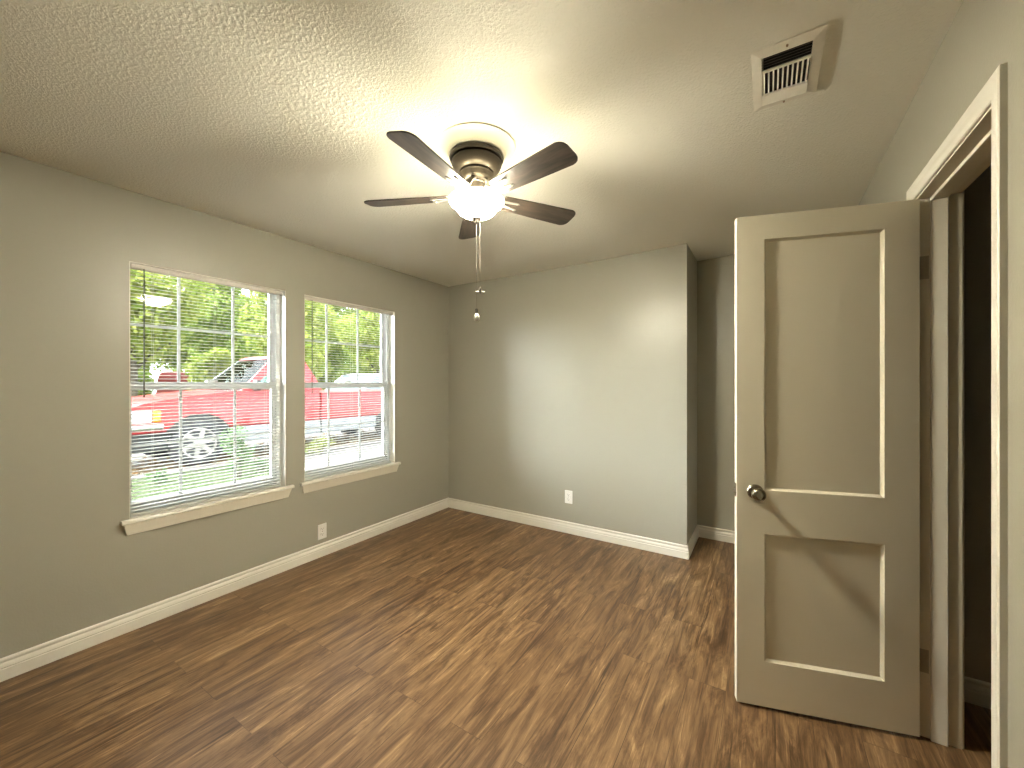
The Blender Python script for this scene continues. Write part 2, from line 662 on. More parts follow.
m = MB(); m.sweep([(XH, 2.48), (1.9, 2.48)], BB, lambda a, b, h: (a, b, h), 1)
m.build('baseboard_hall', trim_m, kind='structure', smooth=25)

# door casing (room side), jamb with stops
CAS = [(0, 0), (0, 0.007), (0.004, 0.0095), (0.018, 0.0105), (0.034, 0.0115), (0.040, 0.0145), (0.052, 0.0155), (0.0575, 0.013), (0.0575, 0)]
m = MB()
m.sweep([(DY0 - 0.006, 0), (DY0 - 0.006, DZ + 0.006), (DY1 + 0.006, DZ + 0.006), (DY1 + 0.006, 0)], CAS,
        lambda a, b, h: (XR - h, a, b), -1)
m.build('trim_1', trim_m, kind='structure', smooth=25)
m = MB()
m.sweep([(DY0 - 0.006, 0), (DY0 - 0.006, DZ + 0.006), (DY1 + 0.006, DZ + 0.006), (DY1 + 0.006, 0)], CAS,
        lambda a, b, h: (XH + h, a, b), -1)
m.build('trim_2', jamb_m, kind='structure', smooth=25)
m = MB()
m.box(XR - 0.001, XH + 0.001, DY0 - JT, DY0, 0, DZ + JT)
m.box(XR - 0.001, XH + 0.001, DY1, DY1 + JT, 0, DZ + JT)
m.box(XR - 0.001, XH + 0.001, DY0, DY1, DZ, DZ + JT)
SX0, SX1, ST = XR + 0.037, XR + 0.083, 0.014
m.box(SX0, SX1, DY0, DY0 + ST, 0, DZ, 0.002)
m.box(SX0, SX1, DY1 - ST, DY1, 0, DZ, 0.002)
m.box(SX0, SX1, DY0 + ST, DY1 - ST, DZ - ST, DZ, 0.002)
m.build('trim_3', jamb_m, kind='structure')

# ------------------------------------------------------------------ windows with sashes, glass, stool and apron
for wi, (y0, y1) in enumerate(WIN):
    xo = XL - WT                                     # outer wall face
    root = thing('window_%d' % (wi + 1), (XL, (y0 + y1) / 2, WZ0), kind='structure')
    zs = 0.607                                       # top of the stool
    # outer frame
    m = MB()
    fw = 0.027
    fx0, fx1 = xo + 0.004, xo + 0.074
    u0, u1, uz = y0 - 0.022, y1 - 0.004, WZ1 + 0.045      # the unit sits a little left of and above the opening
    m.box(fx0, fx1, u0, u0 + fw, zs, uz, 0.002)
    m.box(fx0, fx1, u1 - fw, u1, zs, uz, 0.002)
    m.box(fx0, fx1, u0 + fw, u1 - fw, uz - fw, uz, 0.002)
    m.box(fx0, fx1, u0 + fw, u1 - fw, zs, zs + 0.022, 0.002)
    m.build('window_frame', vinyl_m, root)
    # white returns between frame and wall face
    m = MB()
    m.box(fx1 + 0.001, XL - 0.001, y0, y0 + 0.004, zs, WZ1)
    m.box(fx1 + 0.001, XL - 0.001, y1 - 0.004, y1, zs, WZ1)
    m.box(fx1 + 0.001, XL - 0.001, y0 + 0.004, y1 - 0.004, WZ1 - 0.004, WZ1)
    m.build('jamb_return', trim_m, root)
    ya, yb = u0 + fw, u1 - fw
    for nm, sx0, sx1, z0, z1, rb, rt in (('upper_sash', xo + 0.012, xo + 0.036, 1.310, uz - fw, 0.046, 0.020),
                                         ('lower_sash', xo + 0.040, xo + 0.066, zs + 0.022, 1.356, 0.048, 0.048)):
        st = 0.026
        m = MB()
        m.box(sx0, sx1, ya, ya + st, z0, z1, 0.002)
        m.box(sx0, sx1, yb - st, yb, z0, z1, 0.002)
        m.box(sx0, sx1, ya + st, yb - st, z0, z0 + rb, 0.002)
        m.box(sx0, sx1, ya + st, yb - st, z1 - rt, z1, 0.002)
        sash = m.build(nm, vinyl_m, root)
        xc = (sx0 + sx1) / 2
        m = MB()
        m.box(xc - 0.002, xc + 0.002, ya + st - 0.004, yb - st + 0.004, z0 + rb - 0.004, z1 - rt + 0.004)
        m.build('glass_pane', glass_m, sash)
        m = MB()
        ga, gb = ya + st, yb - st
        mw = 0.008
        for yc in (y0 + 0.257, y0 + 0.554):
            m.box(xc + 0.0025, xc + 0.0095, yc - mw, yc + mw, z0 + rb, z1 - rt, 0.002)
        zc = (z0 + rb + z1 - rt) / 2
        m.box(xc + 0.0025, xc + 0.0085, ga, gb, zc - mw, zc + mw, 0.002)
        m.build('muntin_grid', vinyl_m, sash)
    m = MB()
    m.box(xo + 0.052, xo + 0.066, (y0 + y1) / 2 - 0.03, (y0 + y1) / 2 + 0.03, 1.356, 1.370, 0.004)
    m.build('sash_lock', vinyl_m, root)
    # stool with horns, apron
    m = MB()
    m.prism([(xo + 0.075, WZ0), (XL + 0.024, WZ0), (XL + 0.030, WZ0 + 0.005), (XL + 0.031, WZ0 + 0.014), (XL + 0.026, zs), (xo + 0.075, zs)],
            1, y0 + 0.0005, y1 - 0.0005)
    for a, b in ((y0 - 0.036, y0 + 0.0005), (y1 - 0.0005, y1 + 0.046)):
        m.prism([(XL, WZ0), (XL + 0.024, WZ0), (XL + 0.030, WZ0 + 0.005), (XL + 0.031, WZ0 + 0.014), (XL + 0.026, zs), (XL, zs)], 1, a, b)
    m.build('window_sill', trim_m, root, smooth=40)
    m = MB()
    m.hull([[(XL, y0 - 0.012, 0.524), (XL + 0.012, y0 - 0.012, 0.524), (XL + 0.016, y0 - 0.018, 0.545), (XL + 0.025, y0 - 0.026, WZ0), (XL, y0 - 0.026, WZ0)],
            [(XL, y1 + 0.012, 0.524), (XL + 0.012, y1 + 0.012, 0.524), (XL + 0.016, y1 + 0.018, 0.545), (XL + 0.025, y1 + 0.030, WZ0), (XL, y1 + 0.030, WZ0)]])
    m.build('apron', jamb_m, root)

# ------------------------------------------------------------------ mini blinds
for wi, (y0, y1) in enumerate(WIN):
    side = ['left window nearer the camera, white slats open', 'right window nearer the room corner, white slats open'][wi]
    root = thing('window_blind', (XL - 0.028, (y0 + y1) / 2, 0.61), label='mini blind hanging in the ' + side, cat='blind',
                 group='mini blinds in the two windows')
    bx = XL - 0.027
    ya, yb = y0 + 0.0095, y1 - 0.030
    m = MB(); m.box(bx - 0.014, bx + 0.020, ya, y1 - 0.016, 1.981, 2.0085, 0.002)
    m.build('headrail', headrail_m, root)
    m = MB()
    n = 68
    zt, zb = 1.966, 0.642
    hw = 0.0125
    tilt = math.radians(-4)
    for i in range(n):
        z = zt + (zb - zt) * i / (n - 1)
        top, bot = [], []
        for t in (-1, -0.4, 0.4, 1):
            dx = t * hw
            crown = 0.0016 * (1 - t * t)
            x = bx + dx * math.cos(tilt)
            zz = z + dx * math.sin(tilt) + crown
            top.append((x, zz + 0.0004)); bot.append((x, zz - 0.0004))
        m.prism(top + bot[::-1], 1, ya, yb)
    m.build('slats', slat_m, root, smooth=50)
    m = MB(); m.box(bx - 0.012, bx + 0.012, ya, yb, 0.6085, 0.626, 0.003)
    m.build('bottom_rail', slat_m, root)
    for f in (0.12, 0.5, 0.88):
        yc = ya + (yb - ya) * f
        m = MB()
        for dx in (-0.0132, 0.0132):
            m.tube([(bx + dx, yc, 0.62), (bx + dx, yc, 1.985)], 0.0006, 5)
        m.build('ladder_cord', cord_m, root)
    yw = y0 + 0.062
    m = MB()
    m.tube([(bx + 0.024, yw, 1.985), (bx + 0.026, yw, 1.96), (bx + 0.026, yw, 1.275)], 0.0036, 6)
    m.sphere((bx + 0.026, yw, 1.275), 0.005)
    m.build('tilt_wand', wand_m, root, label='tilt wand coloured dark for its backlit shade')

# ------------------------------------------------------------------ door leaf, standing open into the room
DW, DT = 0.619, 0.035
Hc = Vector((0.487, 2.106))
Fc = Vector((-0.107, 1.930))
dirv = (Hc - Fc).normalized()
ang = math.atan2(dirv.y, dirv.x)
# local frame: x from the free edge to the hinge edge, y = 0 on the face seen, y = DT on the far face
door = thing('door_1', (Fc.x, Fc.y, 0.0), ang, kind='structure')
Z0, Z1 = 0.014, 2.044
ST0, ST1 = 0.102, 0.510
rails = [(Z0, 0.200), (0.728, 0.907), (1.943, Z1)]
panels = [(0.200, 0.728), (0.907, 1.943)]
m = MB()
for yA, yB in ((0.0, DT),):
    m.box(0, ST0, 0, DT, Z0, Z1)
    m.box(ST1, DW, 0, DT, Z0, Z1)
    for a, b in rails:
        m.box(ST0, ST1, 0, DT, a, b)
for a, b in panels:
    m.box(ST0, ST1, 0.010, DT - 0.010, a, b)
    for f0, f1 in ((0.0, 0.010), (DT, DT - 0.010)):
        # sloped sticking round the flat panel
        w = 0.010
        o = [(ST0, a), (ST1, a), (ST1, b), (ST0, b)]
        q = [(ST0 + w, a + w), (ST1 - w, a + w), (ST1 - w, b - w), (ST0 + w, b - w)]
        e = 0.0015 if f1 > f0 else -0.0015
        for i in range(4):
            j = (i + 1) % 4
            m.hull([[(o[i][0], f1, o[i][1]), (o[i][0], f0 + e, o[i][1]), (q[i][0], f1 - e * .3, q[i][1])],
                    [(o[j][0], f1, o[j][1]), (o[j][0], f0 + e, o[j][1]), (q[j][0], f1 - e * .3, q[j][1])]])
m.build('door_leaf', door_m, door, local=True)
kx, kz = 0.068, 0.899


def knob_mesh(sgn, y):
    mm = MB()
    prof = [(0.0305, 0.0), (0.0310, 0.003), (0.028, 0.007), (0.017, 0.009), (0.0115, 0.012), (0.0110, 0.026), (0.016, 0.031), (0.0225, 0.036),
            (0.0262, 0.043), (0.0268, 0.050), (0.0245, 0.057), (0.019, 0.062), (0.011, 0.0645), (0.002, 0.0652)]
    mm.lathe([(r, y + sgn * h) for r, h in prof], (kx, 0, kz), 32, 1)
    return mm


for sgn, y in ((-1, 0.0), (1, DT)):
    knob_mesh(sgn, y).build('door_knob', nickel_m, door, smooth=40, local=True, label='dark nickel round knob')
m = MB(); m.box(-0.0012, 0.001, 0.005, DT - 0.005, kz - 0.028, kz + 0.028)
m.build('latch_plate', steel_m, door, local=True)
m = MB()
m.prism([(-0.011, 0.011), (0.0, 0.011), (0.0, 0.024), (-0.004, 0.024)], 2, kz - 0.008, kz + 0.008)
m.build('latch_bolt', steel_m, door, local=True)
for hz in (0.29, 1.03, 1.79):
    m = MB()
    m.tube([(DW + 0.001, DT + 0.004, hz - 0.042), (DW + 0.001, DT + 0.004, hz + 0.042)], 0.0055, 12)
    m.box(DW, DW + 0.0015, 0.006, DT, hz - 0.042, hz + 0.042)
    m.build('hinge', jamb_m, door, smooth=40, local=True)
for hz in (0.29, 1.79):
    m = MB()
    m.box(XR + 0.003, XR + 0.034, DY1 - 0.0016, DY1, hz - 0.044, hz + 0.044)
    m.build('trim_%d' % (4 if hz < 1 else 5), principled('hinge_leaf_painted_%d' % int(hz * 100), (0.42, 0.38, 0.31), 0.45), kind='structure')

# ------------------------------------------------------------------ ceiling fan with lamp
FX, FY = -1.104, 1.443
CZ = ceil_z(FX)
fan = thing('ceiling_fan', (FX, FY, CZ), label='five-blade dark ceiling fan with a lit frosted glass bowl, mounted flush on the ceiling', cat='ceiling fan')
c = (FX, FY, 0)
m = MB()
m.lathe([(0.030, CZ), (0.172, CZ), (0.173, CZ - 0.003), (0.160, CZ - 0.007), (0.140, CZ - 0.016), (0.128, 2.376), (0.1235, 2.370), (0.120, 2.3665), (0.030, 2.3665)], c, 64)  # flare shaped to catch lamplight and blend with the ceiling glow
m.build('canopy', principled('white_enamel', (0.93, 0.92, 0.88), 0.5), fan, smooth=35, label='white ceiling canopy, flared to catch the lamp glow')
m = MB()
m.lathe([(0.030, 2.3665), (0.112, 2.3665), (0.1195, 2.363), (0.1215, 2.3555), (0.1185, 2.3485), (0.1085, 2.347), (0.030, 2.347)], c, 64)
m.build('mounting_ring', pewter_m, fan, smooth=35)
m = MB()
m.lathe([(0.030, 2.347), (0.1035, 2.347), (0.1035, 2.342), (0.1110, 2.3395), (0.1130, 2.333), (0.1105, 2.3265), (0.1065, 2.318), (0.0985, 2.3075), (0.0860, 2.2985),
         (0.0745, 2.2950), (0.0765, 2.2905), (0.0765, 2.2850), (0.0715, 2.2805), (0.0685, 2.2700), (0.0600, 2.2590), (0.0460, 2.2530), (0.020, 2.2525)], c, 64)
m.build('motor_housing', pewter_m, fan, smooth=35)
m = MB()
m.lathe([(0.020, 2.2525), (0.0380, 2.2525), (0.0400, 2.2480), (0.0360, 2.2430), (0.0345, 2.2050), (0.0480, 2.1880), (0.0680, 2.1800), (0.0690, 2.1740), (0.030, 2.1725)], c, 48)
m.build('light_fitter', pewter_m, fan, smooth=35)

# frosted bowl: a shell of real thickness with an open top
outer = [(0.1205, 2.166), (0.1215, 2.163), (0.1175, 2.157), (0.1090, 2.151), (0.1000, 2.144), (0.0930, 2.136), (0.0875, 2.127), (0.0790, 2.117),
         (0.0650, 2.107), (0.0470, 2.101), (0.0260, 2.098), (0.0100, 2.0975)]
m = MB()
inner = [(max(0.006, r - 0.004), z + 0.004) for r, z in outer[1:]][::-1]
m.lathe(outer + inner + [(0.1165, 2.166)], c, 64)
m.build('glass_bowl', bowl_m, fan, smooth=50, label='lit frosted white glass bowl')
m = MB()
m.lathe([(0.1155, 2.1665), (0.1215, 2.1665), (0.1240, 2.1685), (0.1240, 2.1715), (0.1215, 2.1740), (0.1165, 2.1730), (0.1145, 2.1700), (0.1155, 2.1665)], c, 64)
m.build('bowl_rim', rim_m, fan, smooth=50, label='cream glass rim of the bowl')
m = MB()
m.lathe([(0.006, 2.104), (0.020, 2.0975), (0.0235, 2.093), (0.0215, 2.086), (0.014, 2.080), (0.0125, 2.075), (0.009, 2.070), (0.003, 2.068)], c, 32)
m.build('finial', pewter_m, fan, smooth=35)

BR0, BR1 = 0.116, 0.522
pitch = math.radians(-13)
th0 = math.radians(-11.66)
ZB = 2.188


def blade_outline():
    pts = []
    w0, w1 = 0.046, 0.061
    pts += [(BR0, -w0 * 0.72), (BR0 + 0.012, -w0)]
    pts += [(BR0 + 0.2, -(w0 + w1) / 2 - 0.001)]
    rc = 0.034
    for k in range(7):
        t = -PI / 2 + PI / 2 * k / 6
        pts.append((BR1 - rc + rc * math.cos(t), -w1 + rc + rc * math.sin(t)))
    for k in range(7):
        t = PI / 2 * k / 6
        pts.append((BR1 - rc + rc * math.cos(t), w1 - rc + rc * math.sin(t)))
    pts += [(BR0 + 0.2, (w0 + w1) / 2 + 0.001)]
    pts += [(BR0 + 0.012, w0), (BR0, w0 * 0.72)]
    return pts


def bl_xf(k):
    a = th0 + k * 2 * PI / 5
    return Matrix.Translation((FX, FY, ZB)) @ Matrix.Rotation(a, 4, 'Z') @ Matrix.Rotation(pitch, 4, 'X')


for k in range(5):
    X = bl_xf(k)
    m = MB()
    m.prism(blade_outline(), 2, -0.003, 0.003, 0.0012, 1)
    # blade mesh keeps its own axes so that the grain follows the blade
    bo = m.build('blade', blade_m, fan, local=True)
    bo.location = Vector((FX, FY, ZB)) - Vector((FX, FY, CZ))
    bo.rotation_euler = (Matrix.Rotation(th0 + k * 2 * PI / 5, 3, 'Z') @ Matrix.Rotation(pitch, 3, 'X')).to_euler()
    # bracket: two straps under the blade, a neck rising to the motor
    m = MB()
    for s in (-1, 1):
        m.prism([(0.115, s * 0.012 - 0.007), (0.200, s * 0.021 - 0.006), (0.212, s * 0.021), (0.200, s * 0.021 + 0.006), (0.115, s * 0.012 + 0.007)], 2, -0.0075, -0.0031, 0.001, 1)
        m.lathe([(0.0005, -0.0105), (0.004, -0.0095), (0.0045, -0.0072), (0.0005, -0.007)], (0.196, s * 0.021, 0), 10)
    m.prism([(0.098, -0.021), (0.122, -0.021), (0.128, 0.0), (0.122, 0.021), (0.098, 0.021)], 2, -0.0076, -0.0030, 0.001, 1)
    m.hull([[(0.050, -0.013, 0.068), (0.050, 0.013, 0.068), (0.046, 0.013, 0.061), (0.046, -0.013, 0.061)],
            [(0.074, -0.015, 0.048), (0.074, 0.015, 0.048), (0.069, 0.015, 0.042), (0.069, -0.015, 0.042)],
            [(0.094, -0.017, 0.008), (0.094, 0.017, 0.008), (0.089, 0.017, 0.004), (0.089, -0.017, 0.004)],
            [(0.106, -0.019, -0.003), (0.106, 0.019, -0.003), (0.104, 0.019, -0.0076), (0.104, -0.019, -0.0076)]])
    m.build('blade_arm', silver_m, bo, smooth=35, local=True, label='bright metal blade bracket')

for px, pz, kind in ((FX, 1.652, 'bulb'), (FX + 0.016, 1.757, 'fan')):
    py = FY + (0.004 if kind == 'fan' else 0)
    m = MB()
    zt2 = 2.072 if kind == 'bulb' else 2.078
    zz = zt2
    m.tube([(px, py, zt2), (px, py, pz + 0.02)], 0.0006, 6)
    while zz > pz + 0.03:
        m.sphere((px, py, zz), 0.0011, seg=6, ring=4)
        zz -= 0.012
    ch = m.build('pull_chain', chain_m, fan)
    m = MB()
    if kind == 'bulb':
        m.lathe([(0.002, pz + 0.034), (0.0062, pz + 0.031), (0.0066, pz + 0.014), (0.0045, pz + 0.012)], (px, py, 0), 16)
        m.build('fob_cap', pewter_m, ch, smooth=40)
        m = MB()
        m.lathe([(0.003, pz + 0.0135), (0.007, pz + 0.009), (0.0118, pz - 0.002), (0.0128, pz - 0.010), (0.0110, pz - 0.018), (0.0065, pz - 0.0235), (0.001, pz - 0.025)], (px, py, 0), 20)
        m.build('bulb_fob', fob_m, ch, smooth=60, label='white light-bulb shaped pull fob')
    else:
        m.lathe([(0.001, pz + 0.022), (0.004, pz + 0.018), (0.0045, pz + 0.002), (0.001, pz - 0.004)], (px, py, 0), 12)
        for s in (0, 1, 2, 3):
            a = s * PI / 2 + 0.5
            m.tube([(px, py, pz + 0.004), (px + 0.010 * math.cos(a), py + 0.010 * math.sin(a), pz + 0.003), (px + 0.022 * math.cos(a), py + 0.022 * math.sin(a), pz + 0.002)], [0.0015, 0.0035, 0.003], 8)
        m.build('fan_fob', pewter_m, ch, smooth=40, label='dark fan-shaped pull fob')

for k in range(5):
    bd = bpy.data.lights.new('lamp_bulb', 'POINT')
    bd.energy = BULB_W
    bd.color = LAMP_COL
    bd.shadow_soft_size = 0.02
    bulb = bpy.data.objects.new('lamp_bulb', bd)
    a = math.radians(24.3 + 72 * k)
    bulb.location = (0.101 * math.cos(a), 0.101 * math.sin(a), 2.160 - CZ)
    COL.objects.link(bulb)
    bulb.parent = fan

# ------------------------------------------------------------------ ceiling vent
VX0, VX1, VY0, VY1 = -0.045, 0.155, 1.550, 1.890
VZ = ceil_z(0.06) - 0.001
vent = thing('ceiling_vent', ((VX0 + VX1) / 2, (VY0 + VY1) / 2, VZ), label='white metal air register on the ceiling with dark open louvers', cat='vent')
fx = lambda f: VX0 + (VX1 - VX0) * f
fy = lambda f: VY0 + (VY1 - VY0) * f
ox0, ox1 = fx(0.145), fx(0.845)
oy = [fy(0.115), fy(0.315), fy(0.345), fy(0.715), fy(0.745), fy(0.905)]
m = MB()
zt, zb2 = VZ, VZ - 0.0085
zl = VZ - 0.008


def vframe(mm, xa, xb, ya_, yb_, oxa, oxb, oya, oyb):
    O = [(xa, ya_), (xb, ya_), (xb, yb_), (xa, yb_)]
    Q = [(oxa, oya), (oxb, oya), (oxb, oyb), (oxa, oyb)]
    for i in range(4):
        j = (i + 1) % 4
        mm.hull([[(O[i][0], O[i][1], zt), (O[i][0], O[i][1], zt - 0.004), (Q[i][0], Q[i][1], zb2), (Q[i][0], Q[i][1], zt)],
                 [(O[j][0], O[j][1], zt), (O[j][0], O[j][1], zt - 0.004), (Q[j][0], Q[j][1], zb2), (Q[j][0], Q[j][1], zt)]])


vframe(m, VX0, VX1, VY0, VY1, ox0, ox1, oy[0], oy[5])
m.box(ox0, ox1, oy[1], oy[2], zb2 - 0.001, zb2 + 0.004)
m.box(ox0, ox1, oy[3], oy[4], zb2 - 0.001, zb2 + 0.004)
m.build('vent_frame', vent_m, vent)
m = MB(); m.box(ox0 - 0.002, ox1 + 0.002, oy[0] - 0.002, oy[5] + 0.002, VZ - 0.0022, VZ - 0.0002)  # flat dark plate in place of a shaded duct hole
m.build('duct_shade_plate', duct_shade_m, vent, label='flat plate painted as the shade inside the duct')


def louver_x(mm, yc, w, tilt_):
    dy, dz = w / 2 * math.cos(tilt_), w / 2 * math.sin(tilt_)
    zc = VZ - 0.0075
    mm.hull([[(ox0, yc - dy, zc - dz), (ox0, yc + dy, zc + dz), (ox0, yc + dy, zc + dz + 0.0008), (ox0, yc - dy, zc - dz + 0.0008)],
             [(ox1, yc - dy, zc - dz), (ox1, yc + dy, zc + dz), (ox1, yc + dy, zc + dz + 0.0008), (ox1, yc - dy, zc - dz + 0.0008)]])


m = MB()
for i in range(5):
    louver_x(m, oy[0] + (oy[1] - oy[0]) * (i + 0.6) / 5, 0.010, math.radians(38))
m.build('louver_bank', principled('louver_shadow_enamel', (0.16, 0.13, 0.10), 0.5), vent, label='near louver bank with shade put into its dark colour')  # only this bank has its shade painted into the slats
m = MB()
nl = 10
for i in range(nl):
    xc = ox0 + (ox1 - ox0) * (i + 0.5) / nl
    w = 0.0078
    t_ = math.radians(52)
    dx, dz = w / 2 * math.cos(t_), w / 2 * math.sin(t_)
    zc = VZ - 0.0075
    m.hull([[(xc - dx, oy[2], zc + dz), (xc + dx, oy[2], zc - dz), (xc + dx, oy[2], zc - dz + 0.0008), (xc - dx, oy[2], zc + dz + 0.0008)],
            [(xc - dx, oy[3], zc + dz), (xc + dx, oy[3], zc - dz), (xc + dx, oy[3], zc - dz + 0.0008), (xc - dx, oy[3], zc + dz + 0.0008)]])
m.build('louver_bank', vent_m, vent)
m = MB()
for i in range(4):
    louver_x(m, oy[4] + (oy[5] - oy[4]) * (i + 0.5) / 4, 0.0135, math.radians(-24))
m.build('louver_bank', vent_m, vent)
for px, py in ((fx(0.5), fy(0.055)), (fx(0.5), fy(0.952))):
    m = MB()
    m.lathe([(0.0005, -0.0125 + VZ), (0.003, -0.0115 + VZ), (0.0035, -0.006 + VZ), (0.0005, -0.005 + VZ)], (px, py, 0), 10)
    m.build('screw', principled('rusty_screw_%d' % int(py * 100), (0.30, 0.20, 0.12), 0.6), vent)


# ------------------------------------------------------------------ outlets
def outlet(yaw, loc, label):
    """built facing local -Y, then turned"""
    root = thing('wall_outlet', loc, yaw, label=label, cat='outlet', group='duplex wall outlets')
    m = MB(); m.box(-0.0365, 0.0365, -0.006, 0.0, -0.0585, 0.0585, 0.0035, 3)
    m.build('cover_plate', plate_m, root, local=True)
    for zc in (-0.0205, 0.0205):
        m = MB()
        pl = []
        for k in range(24):
            t = 2 * PI * k / 24
            pl.append((0.0172 * math.cos(t), zc + max(-0.0135, min(0.0135, 0.0172 * math.sin(t)))))
        m.prism(pl, 1, -0.0082, -0.004)
        rc = m.build('receptacle', plate_m, root, local=True)
        m = MB()
        m.box(-0.0075, -0.0053, -0.0086, -0.0078, zc - 0.0005, zc + 0.008)
        m.box(0.0053, 0.0072, -0.0086, -0.0078, zc, zc + 0.007)
        m.lathe([(0.0026, -0.0086), (0.0026, -0.0078)], (0, 0, zc - 0.0075), 12, 1)
        m.build('slot', slot_m, rc, local=True)
    m = MB(); m.lathe([(0.0035, -0.0058), (0.0030, -0.0072), (0.0005, -0.0075)], (0, 0, 0), 12, 1)
    m.build('screw', steel_m, root, local=True)
    return root


outlet(PI / 2, (XL, 1.856, 0.192), 'white duplex outlet low on the window wall under the windows')
outlet(0, (-1.507, YB, 0.325), 'white duplex outlet low on the back wall')

# ------------------------------------------------------------------ outside: ground
m = MB(); m.box(-70, XL - WT, -40, 70, -0.30, -0.005)
m.build('ground_1', soil_m, kind='structure')
m = MB(); m.box(-15.0, -8.45, -14, 26, -0.1, 0.035, 0.01)
m.build('ground_2', concrete_m, kind='structure')
m = MB(); m.box(-8.45, -7.33, -14, 26, -0.1, 0.028)
m.build('ground_3', strip_m, kind='structure')
m = MB(); m.box(-7.33, -7.15, -14, 26, -0.1, 0.075, 0.015)
m.build('ground_4', concrete_m, kind='structure')
m = MB(); m.box(-7.15, -5.0, 3.3, 14, -0.1, 0.03, 0.01)
m.build('ground_5', concrete_m, kind='structure')

m = MB(); m.box(-5.0, XL - WT, -8, 16, -0.1, 0.02)
m.build('ground_6', bounce_ground_m, kind='structure')  # added out of view below the windows to bounce light onto the ceiling

rng = np.random.default_rng(7)


def scatter_quads(n, pos, size, flat=0.0, aspect=0.55):
    """n randomly turned leaf quads at pos (n,3); flat=1 keeps them lying down"""
    u = rng.normal(size=(n, 3)); u[:, 2] *= (1 - flat)
    u /= np.linalg.norm(u, axis=1)[:, None]
    w = rng.normal(size=(n, 3))
    if flat > 0:
        w[:, 2] *= (1 - flat)
    v = w - (w * u).sum(1)[:, None] * u
    v /= np.linalg.norm(v, axis=1)[:, None]
    s = size * rng.uniform(0.6, 1.3, n)[:, None]
    a, b = u * s, v * s * aspect
    return np.stack([pos - a, pos - b * .9 - a * .1, pos + a, pos + b * .9 - a * .1], 1).reshape(-1, 3)


# lawn grass and leaf litter (uncountable)
n = 26000
gx = rng.uniform(-7.13, -5.2, n); gy = rng.uniform(0.2, 3.4, n)
h = rng.uniform(0.03, 0.10, n); az = rng.uniform(0, 2 * PI, n)
base = np.stack([gx, gy, np.full(n, -0.006)], 1)
sx = np.stack([np.cos(az), np.sin(az), np.zeros(n)], 1) * 0.006
lean = np.stack([rng.normal(0, .03, n), rng.normal(0, .03, n), h], 1)
v = np.stack([base - sx, base + sx, base + lean + sx * .3, base + lean - sx * .3], 1).reshape(-1, 3)
g = quads_mesh('lawn_grass', v, grass_blade_m, kind='stuff')
mark(g, 'short pale green grass growing outside below the left window', 'grass')
n = 5200
px_ = np.concatenate([rng.uniform(-8.44, -7.34, n - 900), rng.uniform(-9.6, -8.4, 900)])
pos = np.stack([px_, rng.uniform(0.5, 9, n), rng.uniform(0.036, 0.055, n)], 1)
v = scatter_quads(n, pos, 0.038, 0.85, 0.7)
v[:, 2] = np.maximum(v[:, 2], 0.032)
g = quads_mesh('leaf_litter', v, litter_m, kind='stuff')
mark(g, 'dry brown fallen leaves scattered along the driveway edge beneath the truck', 'leaves')

# ------------------------------------------------------------------ outside: pickup truck
TX0, TX1 = -9.28, -7.52                      # far and near body sides
GZ = 0.035
truck = thing('pickup_truck', ((TX0 + TX1) / 2, 4.4, GZ), label='red and silver pickup truck parked outside behind both windows, facing left', cat='truck')
AX = [2.71, 6.56]
WR = 0.365
wz = GZ + WR


def arch(yc, r, z, n=14):
    """points of a wheel arch, from the rear edge to the front edge along the bottom z"""
    a0 = math.asin(max(-1, min(1, (z - wz) / r)))
    return [(yc + r * math.cos(a0 + (PI - 2 * a0) * k / n), wz + r * math.sin(a0 + (PI - 2 * a0) * k / n)) for k in range(n + 1)]


def tumble(co):
    if co.z > 1.22:
        k = min(1.0, (co.z - 1.22) / 0.62) * 0.20
        xc = (TX0 + TX1) / 2
        f = (co.x - xc) / ((TX1 - TX0) / 2)
        return Vector((co.x - f * k * (1.5 if f < 0 else 1.0), co.y, co.z))
    return co


ZS = 0.615                                    # colour split, red above silver
m = MB()
front = [(4.72, ZS)] + arch(AX[0], 0.47, ZS) + [(1.84, ZS), (1.80, 0.74), (1.80, 0.955), (1.86, 1.005), (2.05, 1.055), (2.43, 1.125), (2.90, 1.185), (3.36, 1.225), (4.72, 1.225)]
m.prism(front, 0, TX0, TX1, 0.035, 2)
m.build('cab_body', red_m, truck, smooth=35)
m = MB()
bed = [(7.55, ZS)] + arch(AX[1], 0.47, ZS) + [(4.75, ZS), (4.75, 1.165), (7.55, 1.165)]
m.prism(bed, 0, TX0, TX1, 0.03, 2)
m.build('cargo_bed', red_m, truck, smooth=35)
ZL = 0.36
for y0_, y1_ in ((3.19, 4.72), (4.75, 6.07), (7.04, 7.52)):
    for xa, xb in ((TX1 - 0.10, TX1 + 0.012), (TX0 - 0.012, TX0 + 0.10)):
        m = MB(); m.box(xa, xb, y0_, y1_, ZL, ZS + 0.004, 0.012)
        m.build('lower_trim', silver_paint_m, truck, label='silver lower body panel')
m = MB()
m.box(TX0 + 0.10, TX1 - 0.10, 1.9, 7.4, 0.34, ZS + 0.02)
for yc in AX:
    for xs_ in ((TX0 + 0.03, TX0 + 0.34), (TX1 - 0.34, TX1 - 0.03)):
        m.prism([(yc + 0.50 * math.cos(PI * k / 10), wz + 0.20 + 0.26 * math.sin(PI * k / 10)) for k in range(11)], 0, *xs_)
m.build('underbody', black_m, truck)
